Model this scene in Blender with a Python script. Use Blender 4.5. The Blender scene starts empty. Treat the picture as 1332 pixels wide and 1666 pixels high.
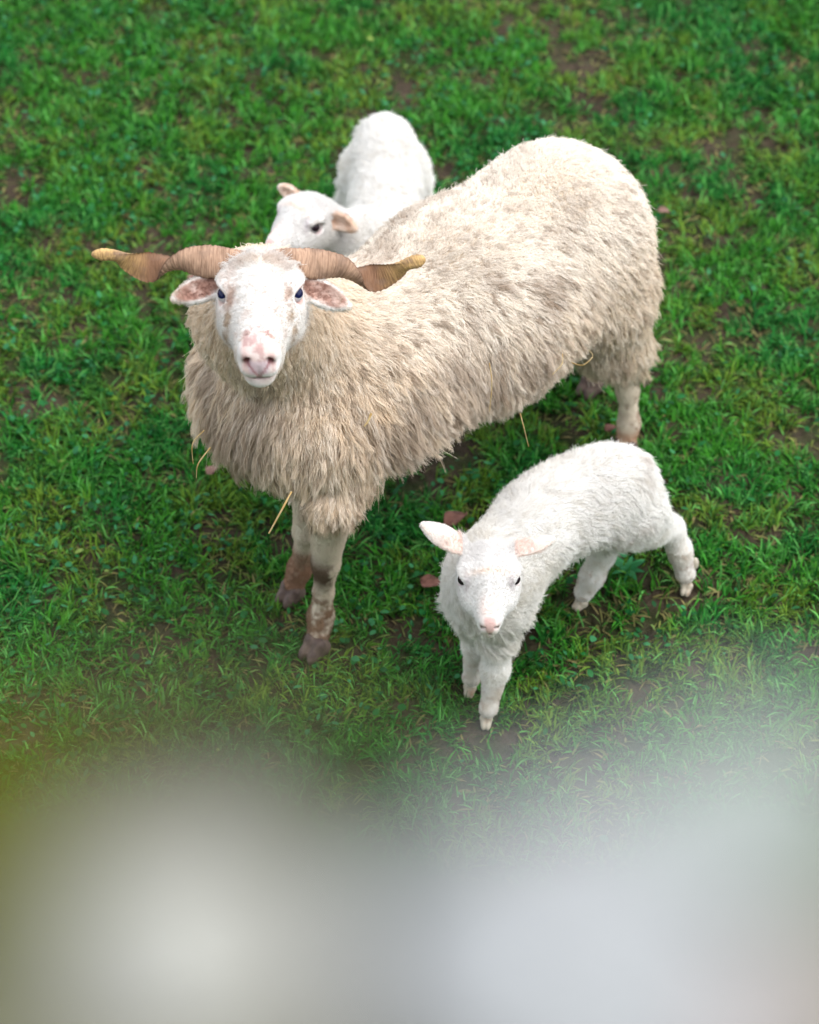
import bpy, math, random
import numpy as np
from mathutils import Vector, Matrix, kdtree
from mathutils import noise as mnoise

random.seed(7)
rng = np.random.default_rng(7)
S = bpy.context.scene
COL = S.collection

# ------------------------------------------------------------------ camera
CAM = np.array([0.0, -3.536, 3.886])
cd = bpy.data.cameras.new("camera")
cam = bpy.data.objects.new("camera", cd)
COL.objects.link(cam)
cam.location = CAM
cam.rotation_euler = (math.radians(45), 0, 0)
cd.sensor_fit = 'VERTICAL'
cd.sensor_height = 36.0
cd.sensor_width = 36.0
cd.lens = 105.3
cd.clip_start = 0.02
cd.clip_end = 2000
cd.dof.use_dof = True
cd.dof.focus_distance = 4.78
cd.dof.aperture_fstop = 3.3
S.camera = cam

# ------------------------------------------------------------------ world + sun (soft overcast)
SUN_EL, SUN_AZ = math.radians(66), math.radians(110)      # azimuth from +Y, towards +X
w = bpy.data.worlds.new("World"); S.world = w
w.use_nodes = True
nt = w.node_tree; nt.nodes.clear()
sky = nt.nodes.new('ShaderNodeTexSky'); sky.sky_type = 'NISHITA'
sky.sun_disc = False; sky.sun_elevation = SUN_EL; sky.sun_rotation = SUN_AZ
sky.dust_density = 1.0; sky.air_density = 1.0; sky.ozone_density = 1.0
hs = nt.nodes.new('ShaderNodeHueSaturation'); hs.inputs['Saturation'].default_value = 0.28
bg = nt.nodes.new('ShaderNodeBackground'); bg.inputs['Strength'].default_value = 0.15
wo = nt.nodes.new('ShaderNodeOutputWorld')
nt.links.new(sky.outputs[0], hs.inputs['Color']); nt.links.new(hs.outputs[0], bg.inputs['Color'])
nt.links.new(bg.outputs[0], wo.inputs['Surface'])
sd = bpy.data.lights.new("sun", 'SUN'); sd.energy = 0.7; sd.angle = math.radians(50); sd.color = (1.0, 0.965, 0.91)
sun = bpy.data.objects.new("sun", sd); COL.objects.link(sun)
sv = Vector((math.sin(SUN_AZ)*math.cos(SUN_EL), math.cos(SUN_AZ)*math.cos(SUN_EL), math.sin(SUN_EL)))
sun.rotation_euler = sv.to_track_quat('Z', 'Y').to_euler(); sun.location = (0, 0, 8)

S.view_settings.view_transform = 'Standard'; S.view_settings.look = 'None'
S.view_settings.exposure = 1.64; S.view_settings.gamma = 1.0
S.view_settings.use_curve_mapping = False
S.cycles.max_bounces = 8; S.cycles.diffuse_bounces = 4; S.cycles.transmission_bounces = 4
S.cycles.use_denoising = True
S.cycles_curves.shape = 'RIBBONS' if hasattr(S, 'cycles_curves') else 'RIBBONS'

# ------------------------------------------------------------------ small helpers
V3 = lambda *a: np.array(a, dtype=float)
def unit(v):
    v = np.asarray(v, float); return v/np.linalg.norm(v)

def tag(o, label=None, cat=None, group=None, kind=None):
    if label: o['label'] = label
    if cat: o['category'] = cat
    if group: o['group'] = group
    if kind: o['kind'] = kind
    return o

def empty(name, loc):
    o = bpy.data.objects.new(name, None); COL.objects.link(o)
    o.location = loc; o.empty_display_size = .05
    return o

def mesh_np(name, verts, faces, mats, parent=None, col=None, smooth=True, base=(0, 0, 0), loc=None):
    """faces: (N,k) array or list of arrays"""
    me = bpy.data.meshes.new(name)
    verts = np.asarray(verts, np.float64) - np.asarray(base)
    fl = faces if isinstance(faces, list) else [faces]
    fl = [f for f in fl if len(f)]
    loops = np.concatenate([f.ravel() for f in fl]).astype(np.int32)
    tot = np.concatenate([np.full(len(f), f.shape[1], np.int32) for f in fl])
    st = np.concatenate([[0], np.cumsum(tot)[:-1]]).astype(np.int32)
    me.vertices.add(len(verts)); me.vertices.foreach_set('co', verts.astype(np.float32).ravel())
    me.loops.add(len(loops)); me.loops.foreach_set('vertex_index', loops)
    me.polygons.add(len(tot)); me.polygons.foreach_set('loop_start', st); me.polygons.foreach_set('loop_total', tot)
    me.update(calc_edges=True)
    me.polygons.foreach_set('use_smooth', np.full(len(tot), smooth))
    if col is not None:
        a = me.attributes.new('col', 'FLOAT_COLOR', 'POINT')
        c = np.ones((len(verts), 4), np.float32); c[:, :3] = col
        a.data.foreach_set('color', c.ravel())
    for m in (mats if isinstance(mats, (list, tuple)) else [mats]): me.materials.append(m)
    o = bpy.data.objects.new(name, me); COL.objects.link(o)
    if parent is not None: o.parent = parent
    if loc is not None: o.location = loc
    return o

# ------------------------------------------------------------------ materials
def mat(name, base=None, rough=.7, attr=False, spec=.3, sub=0.0, noise=None, bump=None, trans=None, coat=0):
    m = bpy.data.materials.new(name); m.use_nodes = True
    n = m.node_tree; b = n.nodes['Principled BSDF']
    b.inputs['Roughness'].default_value = rough
    b.inputs['Specular IOR Level'].default_value = spec
    if sub: b.inputs['Subsurface Weight'].default_value = sub; b.inputs['Subsurface Radius'].default_value = (.01, .006, .004)
    if coat: b.inputs['Coat Weight'].default_value = coat; b.inputs['Coat Roughness'].default_value = .05
    src = None
    if attr:
        a = n.nodes.new('ShaderNodeAttribute'); a.attribute_name = 'col'; src = a.outputs['Color']
    elif base is not None:
        r = n.nodes.new('ShaderNodeRGB'); r.outputs[0].default_value = (*base, 1); src = r.outputs[0]
    if noise:     # (scale, colour2, lo, hi [, detail])
        for (sc, c2, lo, hi) in noise:
            t = n.nodes.new('ShaderNodeTexCoord')
            nz = n.nodes.new('ShaderNodeTexNoise'); nz.inputs['Scale'].default_value = sc; nz.inputs['Detail'].default_value = 6
            n.links.new(t.outputs['Object'], nz.inputs['Vector'])
            mr = n.nodes.new('ShaderNodeMapRange'); mr.inputs[1].default_value = lo; mr.inputs[2].default_value = hi
            n.links.new(nz.outputs[0], mr.inputs[0])
            mx = n.nodes.new('ShaderNodeMix'); mx.data_type = 'RGBA'
            n.links.new(mr.outputs[0], mx.inputs[0]); n.links.new(src, mx.inputs[6]); mx.inputs[7].default_value = (*c2, 1)
            src = mx.outputs[2]
    n.links.new(src, b.inputs['Base Color'])
    if bump:      # (scale, strength, distance)
        t = n.nodes.new('ShaderNodeTexCoord')
        nz = n.nodes.new('ShaderNodeTexNoise'); nz.inputs['Scale'].default_value = bump[0]; nz.inputs['Detail'].default_value = 5
        n.links.new(t.outputs['Object'], nz.inputs['Vector'])
        bp = n.nodes.new('ShaderNodeBump'); bp.inputs['Strength'].default_value = bump[1]; bp.inputs['Distance'].default_value = bump[2]
        n.links.new(nz.outputs[0], bp.inputs['Height']); n.links.new(bp.outputs[0], b.inputs['Normal'])
    if trans:     # leaf translucency
        out = n.nodes['Material Output']
        tr = n.nodes.new('ShaderNodeBsdfTranslucent'); n.links.new(src, tr.inputs['Color'])
        ms = n.nodes.new('ShaderNodeMixShader'); ms.inputs[0].default_value = trans
        n.links.new(b.outputs[0], ms.inputs[1]); n.links.new(tr.outputs[0], ms.inputs[2]); n.links.new(ms.outputs[0], out.inputs['Surface'])
    return m

M_skin = mat('sheep skin and short coat', attr=True, rough=.75, spec=.2, sub=.0, bump=(260, .35, .002))
M_wool = mat('wool', attr=True, rough=.9, spec=.12, trans=.22)
M_hoof = mat('hoof horn', (.11, .075, .062), rough=.6, noise=[(60, (.07, .045, .04), .45, .6)], bump=(120, .4, .002))
M_hoofl = mat('lamb hoof horn', (.44, .39, .31), rough=.6, noise=[(60, (.3, .2, .13), .5, .7)], bump=(120, .3, .001))
M_eyeb = mat('eye pupil', (.006, .009, .045), rough=.16, spec=.25)
M_eyew = mat('eye rim', (.50, .47, .48), rough=.3, spec=.3)
M_eyed = mat('lamb eye dark', (.018, .010, .014), rough=.18, spec=.25)
M_soil = mat('soil', (.045, .034, .022), rough=.95, spec=.1, noise=[(3.0, (.075, .055, .038), .4, .65), (40, (.02, .016, .011), .5, .75), (9, (.03, .042, .014), .45, .6)], bump=(60, 1.0, .02))
M_grass = mat('grass blades', attr=True, rough=.55, spec=.14, trans=.3)
M_leaf = mat('broad leaves', attr=True, rough=.55, spec=.16, trans=.25)
M_straw = mat('straw', (.44, .33, .16), rough=.55, noise=[(90, (.38, .24, .08), .45, .6)])
M_dead = mat('dead leaf', (.22, .10, .075), rough=.7, noise=[(70, (.11, .05, .035), .45, .6)], trans=.15)
M_deadp = mat('pinkish dead leaf', (.24, .14, .11), rough=.7, noise=[(70, (.15, .08, .06), .45, .6)], trans=.15)
M_wall = mat('wall stone', (.155, .145, .10), rough=.95, noise=[(25, (.09, .105, .045), .4, .6), (60, (.19, .18, .15), .5, .7)], bump=(50, .8, .01))

def horn_mat():
    m = bpy.data.materials.new('horn'); m.use_nodes = True; n = m.node_tree; b = n.nodes['Principled BSDF']
    b.inputs['Roughness'].default_value = .7; b.inputs['Specular IOR Level'].default_value = .2
    a = n.nodes.new('ShaderNodeAttribute'); a.attribute_name = 'col'
    uv = n.nodes.new('ShaderNodeAttribute'); uv.attribute_name = 'hu'     # (along, around, 0)
    mp = n.nodes.new('ShaderNodeMapping'); mp.inputs['Scale'].default_value = (420, 5, 1)
    n.links.new(uv.outputs['Vector'], mp.inputs['Vector'])
    nz = n.nodes.new('ShaderNodeTexNoise'); nz.inputs['Scale'].default_value = 1.0; nz.inputs['Detail'].default_value = 4
    n.links.new(mp.outputs[0], nz.inputs['Vector'])
    mr = n.nodes.new('ShaderNodeMapRange'); mr.inputs[1].default_value = .42; mr.inputs[2].default_value = .68
    mr.inputs[4].default_value = .6
    n.links.new(nz.outputs[0], mr.inputs[0])
    mx = n.nodes.new('ShaderNodeMix'); mx.data_type = 'RGBA'; mx.inputs[7].default_value = (.13, .065, .035, 1)
    n.links.new(mr.outputs[0], mx.inputs[0]); n.links.new(a.outputs['Color'], mx.inputs[6])
    tc = n.nodes.new('ShaderNodeTexCoord'); n3 = n.nodes.new('ShaderNodeTexNoise'); n3.inputs['Scale'].default_value = 38; n3.inputs['Detail'].default_value = 8
    n.links.new(tc.outputs['Object'], n3.inputs['Vector'])
    m3 = n.nodes.new('ShaderNodeMapRange'); m3.inputs[1].default_value = .48; m3.inputs[2].default_value = .68; m3.inputs[4].default_value = .65
    n.links.new(n3.outputs[0], m3.inputs[0])
    x3 = n.nodes.new('ShaderNodeMix'); x3.data_type = 'RGBA'; x3.inputs[7].default_value = (.20, .13, .095, 1)
    n.links.new(m3.outputs[0], x3.inputs[0]); n.links.new(mx.outputs[2], x3.inputs[6]); mx = x3
    n.links.new(mx.outputs[2], b.inputs['Base Color'])
    bp = n.nodes.new('ShaderNodeBump'); bp.inputs['Strength'].default_value = .7; bp.inputs['Distance'].default_value = .0025
    bp.invert = True
    n.links.new(nz.outputs[0], bp.inputs['Height']); n.links.new(bp.outputs[0], b.inputs['Normal'])
    return m
M_horn = horn_mat()

# ------------------------------------------------------------------ signed distance modelling
class Shape:
    def __init__(s): s.ops = []
    def add(s, f, k=.02): s.ops.append((1, f, k)); return s
    def cut(s, f, k=.004): s.ops.append((-1, f, k)); return s
    def __call__(s, p):
        d = None
        for sg, f, k in s.ops:
            e = f(p)
            if d is None: d = e; continue
            if sg > 0:
                h = np.maximum(k-np.abs(d-e), 0)/k; d = np.minimum(d, e)-h*h*k*.25
            else:
                e = -e; h = np.maximum(k-np.abs(d-e), 0)/k; d = np.maximum(d, e)+h*h*k*.25
        return d

def cone(a, b, ra, rb):
    a = np.asarray(a, float); ba = np.asarray(b, float)-a; bb = ba@ba
    def f(p):
        pa = p-a; h = np.clip(pa@ba/bb, 0, 1)
        return np.linalg.norm(pa-h[:, None]*ba, axis=1)-(ra+(rb-ra)*h)
    return f
def chain(sh, pts, k=.02):
    for (a, ra), (b, rb) in zip(pts[:-1], pts[1:]): sh.add(cone(a, b, ra, rb), k)
def ell(c, r, ax=None):
    c = np.asarray(c, float); r = np.asarray(r, float); A = np.eye(3) if ax is None else np.asarray(ax, float)
    def f(p):
        q = (p-c)@A.T
        k0 = np.linalg.norm(q/r, axis=1); k1 = np.linalg.norm(q/(r*r), axis=1)
        return k0*(k0-1)/np.maximum(k1, 1e-9)
    return f

def sdf_mesh(fn, lo, hi, h):
    B = 8
    lo = np.asarray(lo, float); nb = np.ceil((np.asarray(hi)-lo)/(h*B)).astype(int); n = nb*B
    ii = np.stack(np.meshgrid(*[np.arange(k) for k in nb], indexing='ij'), -1).reshape(-1, 3)
    dc = fn(lo+(ii+.5)*B*h)
    G = np.repeat(np.repeat(np.repeat(np.where(dc.reshape(nb) < 0, -1, 1).astype(np.float32), B, 0), B, 1), B, 2)
    act = ii[np.abs(dc) < B*h*1.7]
    off = np.stack(np.meshgrid(*[np.arange(B)]*3, indexing='ij'), -1).reshape(-1, 3)
    for c in range(0, len(act), 600):
        g = (act[c:c+600, None, :]*B+off[None]).reshape(-1, 3)
        G[g[:, 0], g[:, 1], g[:, 2]] = fn(lo+g*h)
    s = G < 0
    # crossing edges
    C = [(i, j, k) for i in (0, 1) for j in (0, 1) for k in (0, 1)]
    cnt = np.zeros(tuple(n-1), np.int8)
    for i, j, k in C: cnt += s[i:n[0]-1+i, j:n[1]-1+j, k:n[2]-1+k]
    cell = np.argwhere((cnt > 0) & (cnt < 8))
    idx = np.full(tuple(n-1), -1, np.int32); idx[tuple(cell.T)] = np.arange(len(cell))
    acc = np.zeros((len(cell), 3)); num = np.zeros(len(cell))
    val = {c: G[cell[:, 0]+c[0], cell[:, 1]+c[1], cell[:, 2]+c[2]] for c in C}
    for a in C:
        for ax in range(3):
            if a[ax]: continue
            b = list(a); b[ax] = 1; b = tuple(b)
            va, vb = val[a], val[b]; m = (va < 0) != (vb < 0)
            t = np.where(m, va/np.where(m, va-vb, 1), 0)
            q = np.tile(np.array(a, float), (len(cell), 1)); q[:, ax] = t
            acc += q*m[:, None]; num += m
    verts = lo+(cell+acc/num[:, None])*h
    quads = []
    for ax in range(3):
        sl0 = [slice(None)]*3; sl1 = [slice(None)]*3; sl0[ax] = slice(0, -1); sl1[ax] = slice(1, None)
        e = np.argwhere(s[tuple(sl0)] != s[tuple(sl1)])
        u, v = (ax+1) % 3, (ax+2) % 3
        e = e[(e[:, u] > 0) & (e[:, v] > 0) & (e[:, u] < n[u]-1) & (e[:, v] < n[v]-1)]
        def at(du, dv):
            q = e.copy(); q[:, u] += du; q[:, v] += dv
            return idx[tuple(q.T)]
        f = np.stack([at(-1, -1), at(0, -1), at(0, 0), at(-1, 0)], 1)
        flip = ~s[tuple(e.T)]
        f[flip] = f[flip][:, ::-1]
        quads.append(f)
    return verts, np.concatenate(quads)

def vnoise(p, scale, seed=0.0):
    return np.array([mnoise.noise((x*scale+seed, y*scale, z*scale)) for x, y, z in p])

class GN:
    """fast trilinear value noise on numpy points"""
    def __init__(s, seed): s.t = np.random.default_rng(seed).random((32, 32, 32))*2-1
    def __call__(s, p, scale):
        q = np.asarray(p)*scale; i = np.floor(q).astype(int); f = q-i; f = f*f*(3-2*f)
        r = 0
        for a in (0, 1):
            for b in (0, 1):
                for c in (0, 1):
                    wgt = (f[:, 0] if a else 1-f[:, 0])*(f[:, 1] if b else 1-f[:, 1])*(f[:, 2] if c else 1-f[:, 2])
                    r = r+wgt*s.t[(i[:, 0]+a) % 32, (i[:, 1]+b) % 32, (i[:, 2]+c) % 32]
        return r
    def fbm(s, p, scale): return s(p, scale)*.55+s(np.asarray(p)+3.3, scale*2.1)*.3+s(np.asarray(p)+7.7, scale*4.3)*.15
N1, N2, N3 = GN(1), GN(2), GN(3)
def sstep(a, b, x):
    t = np.clip((x-a)/(b-a), 0, 1); return t*t*(3-2*t)
def mixc(c, d, t): return c*(1-t[:, None])+np.asarray(d)*t[:, None]

# ------------------------------------------------------------------ hair
def make_hair(name, verts, quads, dens, lenf, flowf, colf, n, npt, clump, cell, radius, parent, base, lift=.55, crimp=.0012, seed=1, lenvar=.25, sup=0, supcell=.022):
    r = np.random.default_rng(seed)
    a, b, c, d = (verts[quads[:, i]] for i in range(4))
    nrm = np.cross(c-a, d-b); ar = np.linalg.norm(nrm, axis=1); nrm /= np.maximum(ar, 1e-12)[:, None]
    cen = (a+b+c+d)/4
    wgt = ar*dens(cen, nrm); wgt /= wgt.sum()
    f = r.choice(len(quads), n, p=wgt)
    u, v = r.random((2, n, 1))
    root = a[f]*(1-u)*(1-v)+b[f]*u*(1-v)+c[f]*u*v+d[f]*(1-u)*v
    # smoothed normals
    vn = np.zeros_like(verts)
    for i in range(4): np.add.at(vn, quads[:, i], nrm*ar[:, None])
    vn /= np.maximum(np.linalg.norm(vn, axis=1), 1e-12)[:, None]
    nn = vn[quads[f]].mean(1); nn /= np.linalg.norm(nn, axis=1)[:, None]
    L = lenf(root)
    # clumps: pick centres by thinning, nearest via kd tree
    area = (ar*.5*(dens(cen, nrm) > .05)).sum()
    nc = max(50, int(area/(cell*cell))); nc = min(nc, n//3)
    ci = r.choice(n, nc, replace=False)
    kd = kdtree.KDTree(nc)
    for i, q in enumerate(root[ci]): kd.insert(q, i)
    kd.balance()
    own = np.array([kd.find(q)[1] for q in root])
    cr, cn, cL = root[ci], nn[ci], L[ci]*(1+lenvar*r.standard_normal(nc).clip(-2, 2))
    def path(rt, nv, ln, jit, flow):
        g = flow-nv*(flow*nv).sum(1)[:, None]
        g += jit; t = np.linspace(0, 1, npt)[None, :, None]
        up = nv[:, None, :]*(lift*(t-.45*t*t))
        fl = g[:, None, :]*(.35*t+.65*t*t)
        dr = flow[:, None, :]*(0.25*t*t)
        return rt[:, None, :]+(up+fl+dr)*ln[:, None, None]
    fc = flowf(cr, cn)
    cp = path(cr, cn, cL, r.normal(0, .16, (nc, 3)), fc)
    # per clump wave
    ph = r.random((nc, 3))*6.28; tt = np.linspace(0, 1, npt)
    cp += (crimp*1.6*np.sin(ph[:, None, :]+tt[None, :, None]*7)*tt[None, :, None]*(cL/.04)[:, None, None].clip(.3, 1.5))
    if sup:        # neighbouring locks mat together into bigger ones
        m_ = max(20, min(nc//3, int(area/(supcell*supcell)))); si = r.choice(nc, m_, replace=False)
        ks = kdtree.KDTree(m_)
        for i, q in enumerate(cr[si]): ks.insert(q, i)
        ks.balance(); so = si[np.array([ks.find(q)[1] for q in cr])]
        wt = sup*r.uniform(.3, 1.2, nc)[:, None, None]*(tt**1.3)[None, :, None]*(cL > .015)[:, None, None]
        cp = cp+(cp[so]-cp+(cr-cr[so])[:, None, :]*.25)*wt
    hp = path(root, nn, L*(1+.18*r.standard_normal(n).clip(-2, 2)), r.normal(0, .22, (n, 3)), flowf(root, nn))
    ls = (L/.03).clip(.25, 1)
    k = (clump*(tt**.8))[None, :, None]*ls[:, None, None]
    stray = (r.random(n) < .13)[:, None, None]
    k = np.where(stray, k*.3, k)
    spread = (root-cr[own])[:, None, :]*(1-tt[None, :, None]*.65)
    tgt = cp[own]+spread*.75
    # hairs end at varied points of the clump
    pos = hp*(1-k)+tgt*k
    ph = r.random((n, 3))*6.28
    pos += crimp*.6*np.sin(ph[:, None, :]+tt[None, :, None]*11)*tt[None, :, None]
    pos -= np.asarray(base)
    col = colf(root, own, r.random(nc), r.random(n))
    cu = bpy.data.hair_curves.new(name)
    cu.add_curves([npt]*n)
    cu.attributes['position'].data.foreach_set('vector', pos.astype(np.float32).ravel())
    ra = cu.attributes.get('radius') or cu.attributes.new('radius', 'FLOAT', 'POINT')
    rr = radius*(1-.75*tt**1.5)
    ra.data.foreach_set('value', (rr[None, :]*(L/.025).clip(.45, 1)[:, None]).ravel().astype(np.float32))
    ca = cu.attributes.new('col', 'FLOAT_COLOR', 'CURVE')
    cc = np.ones((n, 4), np.float32); cc[:, :3] = col
    ca.data.foreach_set('color', cc.ravel())
    cu.materials.append(M_wool)
    o = bpy.data.objects.new(name, cu); COL.objects.link(o); o.parent = parent
    return o

# ------------------------------------------------------------------ sheep head (shared by ewe and lambs)
class Head:
    """local axes: X = animal's left, Y = towards the nose, Z = up"""
    def __init__(s, O, X, Y, sc=1.0, sn=1.0, mz=1.0):
        s.mz = mz
        s.O = np.asarray(O, float); s.Y = unit(Y); X = np.asarray(X, float); s.X = unit(X-s.Y*(X@s.Y)); s.Z = np.cross(s.Y, s.X)
        s.A = np.stack([s.X, s.Y, s.Z]); s.sc = sc; s.sn = sn
    def w(s, x, y, z):
        if y > 0: y *= s.sn
        return s.O+s.sc*(x*s.X+y*s.Y+z*s.Z)
    def loc(s, p):
        q = (p-s.O)@s.A.T/s.sc; q[:, 1] = np.where(q[:, 1] > 0, q[:, 1]/s.sn, q[:, 1]); return q
    def axes(s, fwd, up):   # orthonormal local directions -> world rows (x, y, z)
        y = unit(fwd); z = np.asarray(up, float); z = unit(z-y*(z@y)); x = np.cross(z, y)
        return np.stack([x@s.A, y@s.A, z@s.A])

def head_shape(sh, H, ears, horned=False):
    c = H.sc
    E = lambda p, r, ax=None, k=.02: sh.add(ell(H.w(*p), np.array(r)*c, H.A if ax is None else ax), k*c)
    E((0, -.028, -.004), (.060, .054, .050), k=.04)
    sh.add(cone(H.w(0, -.005, .012), H.w(0, .095, -.004), .044*c, .028*c*H.mz), .03*c)
    sh.add(cone(H.w(0, .02, .018), H.w(0, .106, -.002), .030*c, .020*c*H.mz), .02*c)        # nose bridge
    mz = H.mz
    sh.add(cone(H.w(0, .005, -.014), H.w(0, .100, -.024), (.043 if mz == 1 else .046)*c, (.024 if mz == 1 else .020)*c), .03*c)
    E((0, .110, -.020), (.0250*mz, .033, .033), k=.03)
    sh.add(cone(H.w(0, -.03, -.048), H.w(0, .095, -.048), .040*c, .022*c*mz), .03*c)      # jaw
    E((0, .119, -.057), (.022*mz, .019, .016), k=.010)                                    # lower lip
    for sx in (-1, 1):
        E((sx*.036, .012, -.026), (.027, .052, .036), k=.03)                           # cheek
        E((sx*.048, -.006, .026), (.019, .024, .013), k=.02)                           # brow
        E((sx*.014*mz, .131, -.031), (.014*mz, .012, .013), k=.010)                          # upper lip
        E((sx*.0165*mz, .126, -.004), (.011*mz, .014, .011), k=.010)                           # nostril wing
    for sx in (-1, 1):
        sh.cut(ell(H.w(sx*.058, .006, .012), np.array([.013, .016, .012])*c, H.A), .008*c)
        ax = H.axes((sx*.55, .0, -.83), (sx*.3, 1, 0))
        sh.cut(ell(H.w(sx*.0185*mz, .141, -.010), np.array([.0040, .009, .008])*c, ax), .003*c)   # nostril
    sh.cut(ell(H.w(0, .140, -.0445), np.array([.025*mz, .022, .0020])*c, H.A), .003*c)    # mouth line
    sh.cut(ell(H.w(0, .148, -.030), np.array([.0014, .009, .013])*c, H.A), .003*c)     # philtrum
    # ears: root, tip, facing normal, half width
    for root, tip, nrm, hw in ears:
        r0, t0 = np.array(root), np.array(tip); ln = np.linalg.norm(t0-r0)
        ax = H.axes(t0-r0, nrm)
        mid = r0+(t0-r0)*.43
        wm = H.O+c*(mid@H.A)
        sh.add(ell(wm, np.array([hw, ln*.50, .0070])*c, ax), .012*c)
        sh.add(cone(H.O+c*((r0*.45+t0*.55)@H.A), H.O+c*(t0@H.A), .0095*c, .0028*c), .020*c)
        wc = H.O+c*((mid+(t0-r0)*.02+np.array(nrm)*.0085)@H.A)
        sh.cut(ell(wc, np.array([hw*.72, ln*.42, .0080])*c, ax), .004*c)

def add_eye(H, sx, gaze, parent, base, mats, r=.0125, pos=(.0525, .006, .0115), pup=.62):
    c = H.w(sx*pos[0], pos[1], pos[2]); R = r*H.sc
    g = unit(np.array([sx*gaze[0], gaze[1], gaze[2]])@H.A)
    u, v = 24, 24
    th = np.linspace(0, math.pi, v+1); up = unit(np.cross(g, [0.3, 0, 1])); s2 = np.cross(g, up)
    vs, fs, mi = [c+g*R], [], []
    for i in range(1, v):
        for j in range(u):
            a = 2*math.pi*j/u; bulge = 1.0+(.10*max(0, math.cos(th[i])-.75))
            vs.append(c+R*bulge*(math.cos(th[i])*g+math.sin(th[i])*(math.cos(a)*up+math.sin(a)*s2)))
    vs.append(c-g*R)
    tri = [[0, 1+j, 1+(j+1) % u] for j in range(u)]
    qd = [[1+(i-1)*u+j, 1+i*u+j, 1+i*u+(j+1) % u, 1+(i-1)*u+(j+1) % u] for i in range(1, v-1) for j in range(u)]
    tr2 = [[len(vs)-1, 1+(v-2)*u+(j+1) % u, 1+(v-2)*u+j] for j in range(u)]
    o = mesh_np('eye', vs, [np.array(tri+tr2), np.array(qd)], mats, parent, base=base)
    me = o.data
    ctr = np.empty(len(me.polygons)*3); me.polygons.foreach_get('center', ctr); ctr = ctr.reshape(-1, 3)+np.asarray(base)-c
    cs = ctr@g/np.linalg.norm(ctr, axis=1)
    me.polygons.foreach_set('material_index', np.where(cs > pup, 0, 1).astype(np.int32))
    return o

def hoof(parent, base, pos, fwd, size, m, cl=1.0):
    """cloven hoof standing at pos (sole centre), pointing along fwd"""
    f = unit([fwd[0], fwd[1], 0]); s = V3(-f[1], f[0], 0); z = V3(0, 0, 1); p = np.asarray(pos, float)
    sh = Shape()
    for sx in (-1, 1):
        a = p+s*sx*size*.20*cl-f*size*.25+z*size*.30; b = p+s*sx*size*.17*cl+f*size*.38+z*size*.13
        ax = np.stack([s, unit(b-a), np.cross(s, unit(b-a))])
        sh.add(ell((a+b)/2+z*size*.10, (size*.23, size*.56, size*.33), ax), size*.04)
        t = p+s*sx*size*.2-f*size*.05+z*size*.62
        sh.add(cone(t, a, size*.24, size*.26), size*.15)
    sh.cut(lambda q: (q[:, 2]-p[2]), .002)
    v, q = sdf_mesh(sh, p-size*1.3, p+size*1.5, size*.06)
    return mesh_np('hoof', v, q, m, parent, base=base)

def body_mesh(parent, sh, lo, hi, h, colf, base):
    v, q = sdf_mesh(sh, lo, hi, h)
    o = mesh_np('body', v, q, M_skin, parent, col=colf(v), base=base)
    return o, v, q

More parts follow.
